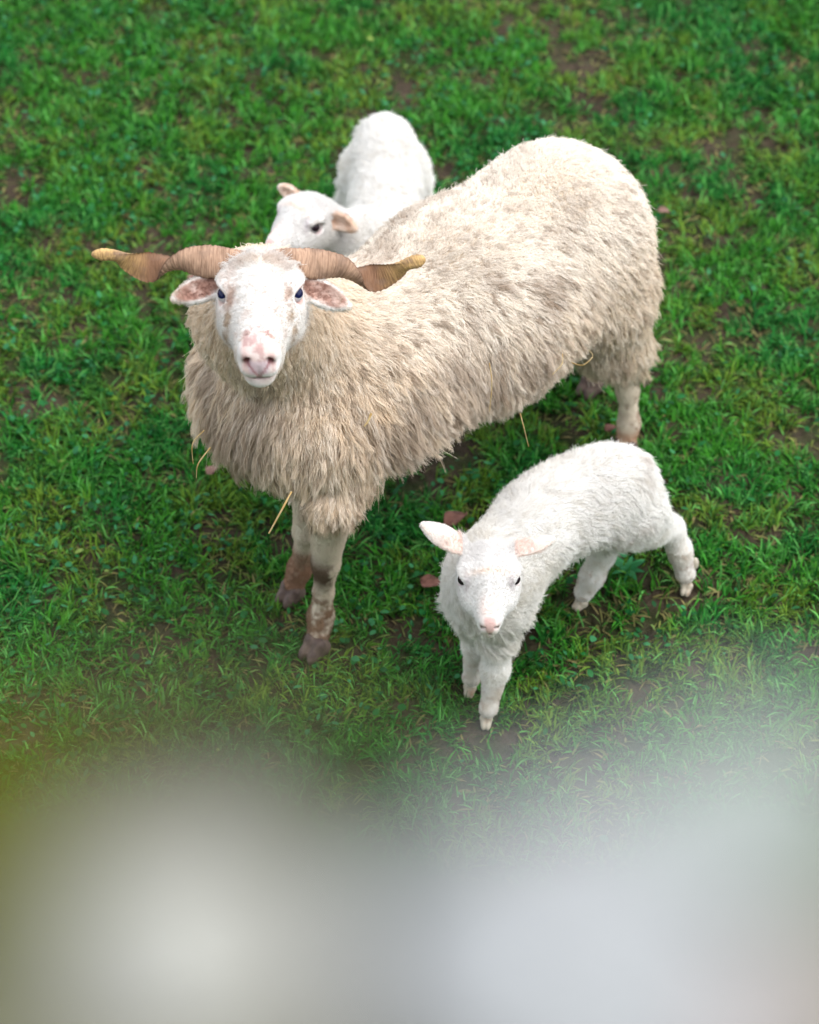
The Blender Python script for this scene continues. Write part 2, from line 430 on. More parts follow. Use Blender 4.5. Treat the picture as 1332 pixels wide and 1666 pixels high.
# ================================================================== EWE
def build_ewe():
    H0 = V3(.38, .595, 0); f = V3(-.734, -.679, 0); l = V3(.679, -.734, 0)
    B = lambda s, a, z: H0+f*s+l*a+V3(0, 0, z)
    base = B(.4, 0, 0)
    root = empty('ewe', base)
    tag(root, 'adult cream woolly sheep with long twisted horns looking up', 'sheep')
    Hd = Head((-.2275, -.066, .88), (1, 0.02, 0), (.012, -.997, .035))
    sh = Shape()
    TA = np.stack([f, l, V3(0, 0, 1)])
    sh.add(ell(B(.142, -.018, .518), (.145, .165, .172), TA))
    sh.add(ell(B(.36, -.022, .492), (.24, .188, .182), TA), .08)
    sh.add(ell(B(.60, -.03, .482), (.15, .172, .165), TA), .08)
    sh.add(ell(B(.745, -.062, .475), (.115, .180, .138), TA), .08)
    chain(sh, [(B(.66, -.05, .55), .125), (B(.79, -.055, .70), .09), (Hd.w(0, -.055, -.070), .056)], .06)
    # thighs (under wool)
    chain(sh, [(B(.11, .06, .42), .092), (B(.09, .065, .31), .060)], .04)
    chain(sh, [(B(.11, -.08, .42), .092), (B(.09, -.075, .31), .060)], .04)
    chain(sh, [(B(.09, .065, .31), .060), (V3(.388, .545, .23), .042), (V3(.402, .528, .14), .0165), (V3(.408, .518, .065), .0165), (V3(.404, .508, .03), .018)], .02)
    chain(sh, [(B(.09, -.075, .31), .060), (V3(.345, .70, .23), .040), (V3(.352, .703, .14), .0165), (V3(.354, .692, .065), .0165), (V3(.350, .682, .03), .018)], .02)
    chain(sh, [(B(.735, .055, .42), .068), (V3(-.130, .004, .37), .040), (V3(-.143, .022, .205), .0210), (V3(-.149, .034, .12), .0145), (V3(-.155, .034, .06), .020), (V3(-.160, .014, .03), .019)], .015)
    chain(sh, [(B(.72, -.07, .42), .07), (V3(-.168, .10, .34), .033), (V3(-.178, .098, .205), .0205), (V3(-.185, .125, .13), .0145), (V3(-.194, .140, .07), .019), (V3(-.205, .136, .035), .018)], .015)
    ears = [((-.054, -.036, .004), (-.134, -.024, -.020), unit((-.10, .62, .78)), .0215),
            ((.054, -.036, .002), (.134, -.020, -.036), unit((.12, .62, .78)), .0215)]
    head_shape(sh, Hd, ears)
    def colf(v):
        q = Hd.loc(v.copy()); c = np.tile(np.array([.76, .73, .69]), (len(v), 1))
        nz = N1.fbm(v, 30); nf = N2.fbm(v, 90)
        body = sstep(-.10, -.16, q[:, 1])*1.0
        hd = (np.linalg.norm(q*[1, .8, 1], axis=1) < .17)
        c = mixc(c, (.60, .50, .38), np.where(hd, 0, 1)*1.0)
        low = v[:, 2] < .40
        # head details
        fb = np.exp(-((q[:, 0]/.032)**2+((q[:, 1]+.018)/.010)**2))*(q[:, 2] > .0)
        c = mixc(c, (.62, .47, .34), hd*fb*np.clip(.7+nz, 0, .9))
        ax = np.abs(q[:, 0])
        er = np.sqrt(((ax-.058)/1.0)**2+(q[:, 1]-.006)**2+(q[:, 2]-.0115)**2)
        c = mixc(c, (.50, .30, .26), hd*sstep(.021, .0155, er)*.9)
        c = mixc(c, (.66, .56, .50), hd*sstep(-.02, .4, nz+nf*.4)*.55)
        tear = np.exp(-(((ax-.043-.10*(.03-q[:, 1]).clip(-.05, .05))/.007)**2+((q[:, 1]-.030)/.012)**2))
        c = mixc(c, (.40, .25, .18), hd*np.clip(tear*(.85+nf*1.6), 0, .75))
        t2 = np.exp(-(((ax-.050)/.007)**2+((q[:, 1]-.056)/.011)**2))
        c = mixc(c, (.36, .25, .15), hd*np.clip(t2*(.75+nf*2), 0, .8))
        # nose pad: pink and mottled, lips
        nose = sstep(.108, .120, q[:, 1]+q[:, 2]*.2+nf*.008)*sstep(.029, .022, ax)*sstep(-.034, -.024, q[:, 2])
        c = mixc(c, (.70, .52, .47), hd*nose*np.clip(.75+nz*.9, 0, 1))
        c = mixc(c, (.46, .27, .25), hd*nose*sstep(.0, .3, nf)*.75)
        pad = sstep(.132, .138, q[:, 1])*sstep(.016, .011, ax-(q[:, 2]+.030)*.25)*sstep(-.034, -.028, q[:, 2])*sstep(-.004, -.010, q[:, 2])
        c = mixc(c, (.66, .52, .56), hd*pad*.8)
        vv = np.abs(ax-.002-(q[:, 2]+.034).clip(0, .03)*.62)
        c = mixc(c, (.40, .20, .21), hd*sstep(.124, .13, q[:, 1])*sstep(.0035, .0015, vv)*(q[:, 2] > -.042)*(q[:, 2] < -.006)*.85)
        nos = np.exp(-(((ax-.0185)/.005)**2+((q[:, 1]-.137)/.012)**2+((q[:, 2]+.009)/.008)**2))
        c = mixc(c, (.17, .06, .06), hd*np.clip(nos*1.5, 0, .95))
        lip = sstep(.105, .12, q[:, 1])*np.exp(-((q[:, 2]+.048)/.009)**2)
        c = mixc(c, (.74, .58, .53), hd*lip*.6)
        mouth = sstep(.110, .122, q[:, 1])*np.exp(-((q[:, 2]+.0445)/.0030)**2)*sstep(.026, .018, ax)
        c = mixc(c, (.26, .12, .11), hd*mouth*.9)
        # ears
        for r0, t0, nv, hw in ears:
            r0, t0, nv = map(np.array, (r0, t0, nv)); A = np.stack([np.cross(nv, unit(t0-r0)), unit(t0-r0), nv])
            e = (q-(r0+t0)/2)@A.T; ln = np.linalg.norm(t0-r0)
            rad = np.sqrt((e[:, 0]/(hw*.78))**2+(e[:, 1]/(ln*.50))**2)
            ins = sstep(1.02, .8, rad)*(np.abs(e[:, 2]) < .02)*(np.abs(q[:, 0]) > .058)
            c = mixc(c, (.56, .36, .29), hd*ins*np.clip(.8+nz*.8, 0, 1))
            c = mixc(c, (.30, .16, .12), hd*ins*sstep(-.2, .3, nz+nf*.6)*.8)
        # legs
        leg = low*(np.abs((v-B(.4, 0, 0))@f) > -1)
        lc = np.tile(np.array([.66, .58, .47]), (len(v), 1))
        fr = v[:, 0] < .1
        lc = mixc(lc, (.16, .085, .05), np.where(fr, 1, .25)*sstep(.105, .085, v[:, 2]+nz*.03)*np.clip(.75+nf*1.2, 0, 1))
        near = v[:, 1] < .07
        lc = mixc(lc, (.24, .15, .095), sstep(.17, .10, v[:, 2])*fr*np.clip(.25+nf*2+nz, 0, .9))
        kn = np.exp(-(((v[:, 2]-.190)/.036)**2))*fr*sstep(-.128, -.142, v[:, 0]+nf*.016)
        lc = mixc(lc, (.10, .055, .03), np.clip(kn*1.2, 0, .9)*near)
        lc = mixc(lc, (.30, .17, .11), (sstep(.16, .12, v[:, 2]))*fr*(~near)*.8)
        lc = mixc(lc, (.30, .20, .14), sstep(.1, .4, nf+nz*.6)*(~fr)*.7)
        lc = mixc(lc, (.50, .27, .16), sstep(.07, .05, v[:, 2])*(~fr)*.6)
        c = np.where(leg[:, None], lc, c)
        return c
    o, v, q = body_mesh(root, sh, (-.50, -.30, .0), (.72, .92, 1.02), .003, colf, base)
    # ---- fleece
    def wl(p):     # wool length
        qh = Hd.loc(p.copy()); y = qh[:, 1]; r = np.linalg.norm(qh*[1, 1, 1], axis=1)
        L = np.full(len(p), .028)
        s = (p-H0)@f
        L = .028+.013*sstep(.50, .68, s)*sstep(.62, .50, p[:, 2])*sstep(.33, .38, p[:, 2])
        L = np.where((s > .5) & (p[:, 2] < .42), L*.66, L); L = np.where(s < .08, .026, L)
        L *= 1-.35*sstep(.55, .72, p[:, 2])*(s < .65)
        ham = (s < .2) & (p[:, 2] < .32); L = np.where(ham, .030, L)
        face = sstep(.185, .125, r)
        back = sstep(-.04, -.085, y)
        top = sstep(.02, -.035, y)*(qh[:, 2] > .02)*(np.abs(qh[:, 0]) < .05)
        hl = .0035*(1-.6*sstep(.05, .11, y))+.018*top
        hl = np.maximum(hl, .004+.012*back*(np.abs(qh[:, 0]) < .075))
        hl = np.maximum(hl, .004+.020*sstep(-.03, -.065, qh[:, 2])*sstep(.07, .0, y))
        ear = (np.abs(qh[:, 0]) > .060) & (r < .20) & (y > -.06) & (qh[:, 2] > -.060)
        L = np.where(ear, .004, L); hl = np.where(ear, .004, hl)
        L = L*(1-face)+hl*face
        legs = ((p[:, 2] < .345) & (s > .5)) | ((p[:, 2] < .19) & (s < .3))
        L = np.where(legs, .0032, L)
        return L
    def dens(p, n):
        qh = Hd.loc(p.copy()); L = wl(p)
        d = np.ones(len(p))
        d = np.where(L < .012, .8, d)
        near = (np.linalg.norm(qh, axis=1) < .19) & (qh[:, 1] > .118)
        d = np.where(near, 0, d)
        eye = np.sqrt((np.abs(qh[:, 0])-.058)**2+(qh[:, 1]-.006)**2+(qh[:, 2]-.0115)**2) < .024
        d = np.where(eye, 0, d)
        d = np.where(p[:, 2] < .02, 0, d)
        hidden = (n@np.array([0, -.707, .707]) < -.55); d = np.where(hidden & (p[:, 2] > .3), d*.5, d)
        return d
    def flow(p, n):
        s = (p-H0)@f; qh = Hd.loc(p.copy())
        g = V3(0, 0, -1)[None]*(.75+.25*sstep(.7, .5, p[:, 2]))[:, None]-f[None]*np.where(s > .7, .05, .40)[:, None]
        g = g+.25*np.stack([N1(p, 7), N2(p, 7), N3(p, 7)], 1)
        m = np.linalg.norm(qh, axis=1) < .13
        hf = Hd.Y[None]*-.35+np.sign(qh[:, 0])[:, None]*Hd.X[None]*.45+Hd.Z[None]*-.2
        g = np.where(m[:, None], hf, g)
        return g
    def colw(rt, own, rc, rh):
        n1 = N1.fbm(rt, 6); n2 = N2.fbm(rt, 22); s = (rt-H0)@f
        c = np.tile(np.array([.86, .745, .61]), (len(rt), 1))
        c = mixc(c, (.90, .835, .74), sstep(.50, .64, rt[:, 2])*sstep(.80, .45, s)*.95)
        c = mixc(c, (.80, .64, .46), sstep(.50, .75, s)*np.clip(.50+n1*.9, 0, .85))
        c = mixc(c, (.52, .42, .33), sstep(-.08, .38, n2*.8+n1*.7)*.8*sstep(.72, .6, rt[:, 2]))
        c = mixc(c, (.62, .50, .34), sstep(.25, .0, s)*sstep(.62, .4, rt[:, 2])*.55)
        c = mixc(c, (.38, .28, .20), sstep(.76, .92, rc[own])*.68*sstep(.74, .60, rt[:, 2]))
        c = mixc(c, (.90, .84, .76), sstep(.5, 0, rc[own])*.45)
        c = c*(1-.12+.24*rh[:, None])
        q = Hd.loc(rt.copy()); r = np.linalg.norm(q, axis=1)
        face = sstep(.15, .11, r)
        fc = colf(rt)
        c = c*(1-face[:, None])+fc*face[:, None]
        legs = ((rt[:, 2] < .345) & (s > .5)) | ((rt[:, 2] < .19) & (s < .3))
        return np.where(legs[:, None], fc, c)
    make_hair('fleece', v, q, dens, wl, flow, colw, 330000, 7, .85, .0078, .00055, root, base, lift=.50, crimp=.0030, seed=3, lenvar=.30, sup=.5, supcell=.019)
    # ---- eyes
    for sx in (-1, 1): add_eye(Hd, sx, (.50, .50, .72), root, base, [M_eyeb, M_eyew], pup=.74, r=.0132, pos=(.0525, .007, .0120))
    # ---- hooves
    fh = (-.62, -.78)
    hoof(root, base, (-.166, -.004, 0), fh, .050, M_hoof)
    hoof(root, base, (-.212, .128, 0), fh, .048, M_hoof)
    hoof(root, base, (.400, .500, 0), fh, .048, M_hoof)
    hoof(root, base, (.344, .672, 0), fh, .048, M_hoof)
    # ---- horns: a twisting lens-shaped section swept along the path
    def horn(sx, pts):
        pts = np.array(pts)       # local x, v(image-up in the head's face plane), y ; radius a, b, angle(deg)
        K = len(pts); n = 130; t = np.linspace(0, K-1, n)
        def cr(col):
            i = np.clip(np.floor(t).astype(int), 0, K-2); u = t-i
            g = lambda j: pts[np.clip(j, 0, K-1), col]
            p0, p1, p2, p3 = g(i-1), g(i), g(i+1), g(i+2)
            return .5*((2*p1)+(-p0+p2)*u+(2*p0-5*p1+4*p2-p3)*u*u+(-p0+3*p1-3*p2+p3)*u**3)
        x, y, z, a, b, an = (cr(i) for i in range(6))
        P = Hd.O+np.stack([x, y, z], 1)@Hd.A
        T = np.gradient(P, axis=0); T /= np.linalg.norm(T, axis=1)[:, None]
        ref = V3(0, .707, .707)
        U = ref-T*(T@ref)[:, None]; U /= np.linalg.norm(U, axis=1)[:, None]
        W = np.cross(T, U)
        m = 28; vs = []; hu = []; cols = []
        s = np.concatenate([[0], np.cumsum(np.linalg.norm(np.diff(P, axis=0), axis=1))])
        for i in range(n):
            A = math.radians(an[i])
            e1 = U[i]*math.cos(A)+W[i]*math.sin(A); e2 = -U[i]*math.sin(A)+W[i]*math.cos(A)
            cap = min(1, ((n-1-i)/4+.02)**.5)
            ridge = 1+.030*math.sin(s[i]*820+2*math.sin(s[i]*37))+.025*math.sin(s[i]*2100+1)+.02*rng.standard_normal()*.5
            tk = min(1, max(0, (i/n-.78)/.14)); cap = min(1, ((n-1-i)/7+.02)**.5)
            for j in range(m):
                th = 2*math.pi*j/m; ct, st_ = math.cos(th), math.sin(th)
                sg = st_*sx; k = sx*(abs(st_)**1.2*1.05 if sg > 0 else ((.20-.30*abs(st_)**2.2)*abs(st_)**.5*(1-tk)-abs(st_)**1.2*tk))
                vs.append(P[i]+cap*(e1*a[i]*ct+e2*b[i]*k)*ridge)
                hu.append((s[i], th/6.28, 0))
                keel = max(0, abs(ct)-.80)/.20
                tipk = min(1, max(0, (i/n-.66)/.2))
                c = (np.array([.43, .275, .185]) if sg > 0 else np.array([.20, .105, .058]))*(1-tipk)+np.array([.58, .37, .15])*tipk  # hollow face: browner horn, darkened further with its shade painted into the colour
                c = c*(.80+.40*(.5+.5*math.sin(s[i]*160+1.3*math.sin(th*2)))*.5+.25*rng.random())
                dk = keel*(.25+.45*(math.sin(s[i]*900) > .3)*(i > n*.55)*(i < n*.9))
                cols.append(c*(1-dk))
        vs.append(P[-1]); hu.append((s[-1], 0, 0)); cols.append((.6, .38, .13))
        qd = np.array([[i*m+j, i*m+(j+1) % m, (i+1)*m+(j+1) % m, (i+1)*m+j] for i in range(n-1) for j in range(m)])
        tr = np.array([[len(vs)-1, (n-1)*m+j, (n-1)*m+(j+1) % m] for j in range(m)])
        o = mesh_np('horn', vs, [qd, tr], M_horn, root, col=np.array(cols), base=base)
        at = o.data.attributes.new('hu', 'FLOAT_VECTOR', 'POINT')
        at.data.foreach_set('vector', np.array(hu, np.float32).ravel())
    def zz(vv, y): return (vv+.68*y)/.73
    def hp(px, py, y, a, b, an): x = (px-423)/1071; vv = (484-py)/1071; return (x, y, zz(vv, y), a, b, an)
    horn(-1, [hp(402, 416, -.050, .0095, .007, 22), hp(381, 421, -.050, .0180, .009, 16), hp(350, 424, -.052, .0258, .0105, 5), hp(312, 421, -.056, .0240, .0120, -26),
              hp(286, 420, -.061, .0215, .0135, -72), hp(262, 423, -.066, .0215, .0135, -128), hp(238, 429, -.068, .0240, .0120, -178), hp(208, 423, -.070, .0175, .0110, -208), hp(178, 411, -.072, .0098, .0100, -255), hp(143, 408, -.074, .0078, .0085, -280)])
    horn(1, [hp(446, 411, -.050, .0060, .006, -22), hp(470, 417, -.050, .0150, .009, -16), hp(502, 427, -.053, .0245, .0105, -4), hp(545, 430, -.060, .0215, .0120, 34),
             hp(570, 437, -.065, .0200, .0135, 84), hp(590, 445, -.069, .0215, .0130, 138), hp(612, 448, -.072, .0215, .0120, 182), hp(642, 440, -.074, .0160, .0115, 216), hp(668, 427, -.076, .0102, .0112, 258), hp(694, 418, -.078, .0092, .0100, 280)])
    return Hd
EWE = build_ewe()

# ================================================================== LAMBS
def build_lamb(spec):
    base = spec['base']; root = empty('lamb', base)
    tag(root, spec['label'], 'lamb', 'white lambs beside the ewe')
    Hd = Head(*spec['head'], sc=.76, sn=spec.get('sn', .76), mz=.68)
    sh = Shape()
    for c, r, ax in spec['trunk']: sh.add(ell(c, r, ax), .05)
    for ch in spec['chains']: chain(sh, ch, .022)
    head_shape(sh, Hd, spec['ears'])
    def colf(v):
        q = Hd.loc(v.copy()); ax = np.abs(q[:, 0]); nz = N1.fbm(v, 40); nf = N2.fbm(v, 120)
        c = np.tile(np.array([.77, .75, .725]), (len(v), 1))
        hd = np.linalg.norm(q, axis=1) < .20
        er = np.sqrt((ax-.057)**2+(q[:, 1]-.008)**2+(q[:, 2]-.0115)**2)
        c = mixc(c, (.42, .28, .28), hd*sstep(.022, .013, er)*.8)
        tl = np.exp(-(((ax-.046)/.006)**2+((q[:, 1]-.030)/.016)**2))
        c = mixc(c, (.52, .45, .47), hd*tl*.55)
        br = np.exp(-(((q[:, 1]-.012)/.008)**2+(q[:, 0]/.04)**2))*(q[:, 2] > .01)
        c = mixc(c, (.78, .62, .50), hd*br*.7)
        nb = sstep(.05, .11, q[:, 1])*sstep(.03, .012, ax)
        c = mixc(c, (.80, .65, .58), hd*nb*.6)
        nose = sstep(.126, .135, q[:, 1])*sstep(.015, .009, ax+(-.004-q[:, 2]).clip(0, 1)*.45)*sstep(-.036, -.026, q[:, 2])
        c = mixc(c, (.72, .46, .42), hd*nose*.9)
        nos = np.exp(-(((ax-.0155)/.0045)**2+((q[:, 1]-.137)/.012)**2+((q[:, 2]+.008)/.007)**2))
        c = mixc(c, (.26, .08, .09), hd*np.clip(nos*1.3, 0, .9))
        mouth = sstep(.108, .12, q[:, 1])*np.exp(-((q[:, 2]+.0445)/.0035)**2)
        c = mixc(c, (.45, .25, .24), hd*mouth*.7)
        for (r0, t0, nv, hw) in spec['ears']:
            r0, t0, nv = map(np.array, (r0, t0, nv)); A = np.stack([np.cross(nv, unit(t0-r0)), unit(t0-r0), nv])
            e = (q-(r0+t0)/2)@A.T; ln = np.linalg.norm(t0-r0)
            rad = np.sqrt((e[:, 0]/(hw*1.2))**2+(e[:, 1]/(ln*.62))**2)
            ins = sstep(1.1, .8, rad)*(np.abs(e[:, 2]) < .02)*(ax > .055)
            c = mixc(c, spec['earcol'], hd*ins*np.clip(.85+nz*.5, 0, 1))
        leg = (v[:, 2] < .12)
        c = mixc(c, (.66, .60, .52), leg*np.clip(.55+nz, 0, 1))
        c = mixc(c, (.45, .34, .26), leg*sstep(.15, .5, nf)*.5)
        return c
    lo = np.min([np.min(np.array([x[0] for x in ch]), 0) for ch in spec['chains']]+[Hd.O], 0)-.15
    hi = np.max([np.max(np.array([x[0] for x in ch]), 0) for ch in spec['chains']]+[Hd.O], 0)+.17
    lo[2] = 0
    o, v, q = body_mesh(root, sh, lo, hi, .0024, colf, base)
    def wl(p):
        qh = Hd.loc(p.copy()); r = np.linalg.norm(qh, axis=1)
        L = np.full(len(p), spec.get('wool', .017))
        L = np.where((p[:, 2] < .25) & (p[:, 0] < .38), L*1.2, L); L = np.where((p[:, 2] < .24) & (p[:, 0] > .40), .010, L)
        L = np.where(p[:, 2] < .155, .007, L); L = np.where(p[:, 2] < .09, .004, L)
        face = sstep(.19, .12, r)
        hl = .0028*(1-.6*sstep(.04, .10, qh[:, 1]))+.006*sstep(.0, -.05, qh[:, 1])
        ear = (np.abs(qh[:, 0]) > .062) & (r < .21) & (qh[:, 1] > -.11) & (qh[:, 2] > -.03); L = np.where(ear, .003, L); hl = np.where(ear, .003, hl)
        return L*(1-face)+hl*face
    def dens(p, n):
        qh = Hd.loc(p.copy()); d = np.ones(len(p))
        eye = np.sqrt((np.abs(qh[:, 0])-.056)**2+(qh[:, 1]-.006)**2+(qh[:, 2]-.0115)**2) < .020
        d = np.where(eye, 0, d)
        d = np.where((np.linalg.norm(qh, axis=1) < .22) & (qh[:, 1] > .122), 0, d)
        return np.where(p[:, 2] < .02, 0, d)
    fw = spec['fwd']
    def flow(p, n):
        qh = Hd.loc(p.copy())
        g = V3(0, 0, -.6)[None]-fw[None]*.35+.75*np.stack([N1(p, 26), N2(p, 26), N3(p, 26)], 1)
        m = np.linalg.norm(qh, axis=1) < .12
        hf = Hd.Y[None]*-.8+np.sign(qh[:, 0])[:, None]*Hd.X[None]*.3
        return np.where(m[:, None], hf, g)
    def colw(rt, own, rc, rh):
        n1 = N1.fbm(rt, 10); n2 = N2.fbm(rt, 35)
        c = np.tile(np.array([.86, .84, .80]), (len(rt), 1))
        c = mixc(c, (.68, .63, .53), sstep(.0, .5, n1)*.4)
        c = mixc(c, (.90, .885, .86), sstep(.5, 0, rc[own])*.6)
        c = mixc(c, (.70, .66, .59), sstep(.78, 1.0, rc[own])*.6)
        if 'dirt' in spec:
            for dp, dr in spec['dirt']:
                g = np.exp(-((rt-np.array(dp))**2).sum(1)/dr**2)
                c = mixc(c, (.42, .33, .26), g*sstep(-.05, .35, n2)*.75)
        c = c*(1-.05+.1*rh[:, None])
        qh = Hd.loc(rt.copy()); face = sstep(.16, .11, np.linalg.norm(qh, axis=1))
        fc = colf(rt)
        c = c*(1-face[:, None])+fc*face[:, None]
        return np.where((rt[:, 2] < .09)[:, None], fc, c)
    make_hair('fleece', v, q, dens, wl, flow, colw, 170000, 6, .80, .0075, .00050, root, base, lift=.66, crimp=.0020, seed=spec['seed'], lenvar=.3)
    for sx in (-1, 1): add_eye(Hd, sx, (.75, .35, .50), root, base, [M_eyed, M_eyew], pup=spec.get('pup', .25), r=.0132, pos=(.0530, .009, .0125))
    for pos, fd in spec['hooves']: hoof(root, base, pos, fd, .0265, M_hoofl, .72)
    for pos in spec.get('dew', []):
        s2 = Shape(); s2.add(ell(pos, (.007, .008, .014)))
        vv, qq = sdf_mesh(s2, np.array(pos)-.02, np.array(pos)+.02, .0015)
        mesh_np('dewclaw', vv, qq, M_hoofl, root, base=base)
    return root

# near lamb, walking towards the camera in front of the ewe
F1 = unit((-.75, -.66, 0)); L1 = V3(.66, -.75, 0)
TA1 = np.stack([F1, L1, V3(0, 0, 1)])
hip, sho = V3(.3455, .0865, 0), V3(.1205, -.108, 0)
build_lamb(dict(
    base=V3(.25, .0, 0), label='white lamb stepping over the grass in front of the ewe, facing the viewer', fwd=F1, seed=11,
    head=((.1272, -.214, .412), (1, .02, 0), (.01, -.962, -.283)),
    trunk=[(hip+V3(-.005, .0, .308), (.085, .070, .080), TA1), (hip*.62+sho*.38+V3(-.018, .022, .312), (.13, .076, .080), TA1), (sho+V3(.018, .01, .280), (.085, .072, .090), TA1)],
    chains=[
        [(V3(.20, -.03, .325), .064), (sho+V3(.01, 0, .31), .062), (V3(.128, -.160, .375), .042)],
        [(V3(.145, -.118, .24), .045), (V3(.147, -.125, .18), .025), (V3(.146, -.129, .145), .0175), (V3(.1455, -.134, .108), .0190), (V3(.1415, -.144, .075), .0115), (V3(.135, -.158, .035), .0155)],
        [(V3(.105, -.085, .24), .045), (V3(.110, -.083, .18), .025), (V3(.1115, -.081, .145), .0165), (V3(.1128, -.081, .108), .0182), (V3(.110, -.083, .072), .0110), (V3(.107, -.088, .035), .0150)],
        [(hip+V3(.03, 0, .27), .060), (V3(.410, .125, .20), .038), (V3(.460, .178, .130), .019), (V3(.480, .172, .08), .0165), (V3(.492, .160, .035), .0165)],
        [(hip+V3(0, .04, .25), .055), (V3(.345, .13, .18), .026), (V3(.338, .128, .12), .0175), (V3(.322, .120, .07), .0165), (V3(.309, .116, .035), .0165)]],
    ears=[((-.046, -.055, .030), (-.139, -.092, .072), unit((-.25, -.25, -.9)), .0250), ((.046, -.050, .028), (.136, -.072, .040), unit((.20, .25, -.9)), .0235)],
    earcol=(.82, .66, .58),
    dirt=[((.36, .02, .26), .045), ((.41, .10, .36), .03)],
    hooves=[((.131, -.166, 0), (-.1, -1)), ((.104, -.094, 0), (-.2, -1)), ((.494, .148, 0), (-.3, -1)), ((.303, .110, 0), (-.75, -.66))],
    dew=[(.508, .170, .050)]))

# far lamb, standing behind the ewe's neck
F2 = unit((-.02, -1, 0)); L2 = V3(1, -.02, 0); TA2 = np.stack([F2, L2, V3(0, 0, 1)])
Rv, Uv, Cv = V3(1, 0, 0), V3(0, .707, .707), V3(0, -.707, .707)
iv = lambda a, b, c: a*Rv+b*Uv+c*Cv
build_lamb(dict(
    base=V3(-.05, .87, 0), label='white lamb standing behind the ewe with its head over her shoulder', fwd=F2, seed=12,
    head=((-.196, .673, .42), iv(.65, -.463, .602), iv(-.66, -.58, .48)),
    trunk=[(V3(-.047, 1.015, .285), (.085, .060, .092), TA2), (V3(-.047, .87, .275), (.15, .064, .082), TA2), (V3(-.05, .74, .28), (.085, .070, .085), TA2)],
    chains=[
        [(V3(-.055, .77, .28), .060), (V3(-.100, .72, .33), .052), (V3(-.160, .700, .385), .042)],
        [(V3(-.02, .73, .22), .042), (V3(-.02, .725, .11), .0185), (V3(-.02, .735, .06), .013), (V3(-.02, .73, .03), .016)],
        [(V3(-.085, .74, .22), .042), (V3(-.085, .735, .11), .0185), (V3(-.085, .745, .06), .013), (V3(-.085, .74, .03), .016)],
        [(V3(-.015, 1.02, .26), .050), (V3(-.002, 1.03, .18), .036), (V3(-.005, 1.06, .12), .019), (V3(-.005, 1.05, .07), .0145), (V3(-.005, 1.04, .03), .016)],
        [(V3(-.080, 1.02, .26), .050), (V3(-.092, 1.03, .18), .036), (V3(-.09, 1.06, .12), .019), (V3(-.09, 1.05, .07), .0145), (V3(-.09, 1.04, .03), .016)]],
    ears=[((-.046, -.048, .010), (-.122, -.060, .016), unit((-.1, .8, .3)), .019), ((.048, -.050, .005), (.110, -.070, -.022), unit((.15, .75, .35)), .021)],
    earcol=(.72, .52, .39), pup=.62,
    hooves=[((-.02, .72, 0), (0, -1)), ((-.085, .73, 0), (0, -1)), ((-.005, 1.03, 0), (0, -1)), ((-.09, 1.03, 0), (0, -1))]))

# ================================================================== GROUND
def build_ground():
    n = 300
    xs = np.linspace(-2.2, 2.2, n); ys = np.linspace(-2.8, 2.6, n)
    X, Y = np.meshgrid(xs, ys, indexing='ij'); P = np.stack([X.ravel(), Y.ravel(), np.zeros(n*n)], 1)
    edge = np.minimum(1, np.minimum(2.2-np.abs(P[:, 0]), np.minimum(P[:, 1]+2.8, 2.6-P[:, 1]))/.4)
    P[:, 2] = (N1.fbm(P, 9)*.010-.006+N2(P, 60)*.003)*edge
    i = np.arange(n-1); I, J = np.meshgrid(i, i, indexing='ij'); a = (I*n+J).ravel()
    q = np.stack([a, a+n, a+n+1, a+1], 1)
    v = P; k = len(v)
    R = 600
    far = np.array([[-R, -R, 0], [R, -R, 0], [R, R, 0], [-R, R, 0]], float)
    c = [0, (n-1)*n, n*n-1, n-1]
    v = np.concatenate([v, far])
    # border strips joined to the near grid along its edge vertices
    tris = []
    bottom = [r*n for r in range(n)]; right = [(n-1)*n+r for r in range(n)]; top = [r*n+n-1 for r in range(n-1, -1, -1)]; left = list(range(n-1, -1, -1))
    for ed, f0, f1 in ((bottom, k, k+1), (right, k+1, k+2), (top, k+2, k+3), (left, k+3, k)):
        m = len(ed)//2
        for s_ in range(len(ed)-1):
            tris.append([ed[s_+1], ed[s_], f0 if s_ < m else f1])
        tris.append([ed[m], f0, f1])
    o = mesh_np('ground', v, [q, np.array(tris)], M_soil)
    tag(o, 'brown soil ground under short grass', kind='structure')
build_ground()

def ribbons(roots, ang, L, W, bend, lean, nseg, cols, prof):
    """grass blades / leaves: roots (n,3), heading ang, length, width; returns verts, quads, colours"""
    n = len(roots); t = np.linspace(0, 1, nseg+1)
    d = np.stack([np.cos(ang), np.sin(ang), np.zeros(n)], 1); sd_ = np.stack([-np.sin(ang), np.cos(ang), np.zeros(n)], 1)
    # elevation angle falls along the blade
    el = lean[:, None]-bend[:, None]*t[None, :]
    seg = L[:, None]/nseg
    hx = np.concatenate([np.zeros((n, 1)), np.cumsum(np.cos(el[:, :-1])*seg, 1)], 1)
    hz = np.concatenate([np.zeros((n, 1)), np.cumsum(np.sin(el[:, :-1])*seg, 1)], 1)
    c = roots[:, None, :]+d[:, None, :]*hx[:, :, None]+V3(0, 0, 1)*hz[:, :, None]
    wv = (W[:, None]*np.asarray(prof)[None, :])[:, :, None]*.5
    roll = rng.normal(0, .35, n); sdv = sd_*np.cos(roll)[:, None]+V3(0, 0, 1)*np.sin(roll)[:, None]
    a = c-sdv[:, None, :]*wv; b = c+sdv[:, None, :]*wv
    vs = np.stack([a, b], 2).reshape(-1, 3)
    k = 2*(nseg+1); i0 = (np.arange(n)*k)[:, None]+(np.arange(nseg)*2)[None, :]
    q = np.stack([i0, i0+1, i0+3, i0+2], -1).reshape(-1, 4)
    return vs, q, np.repeat(cols, k, 0)

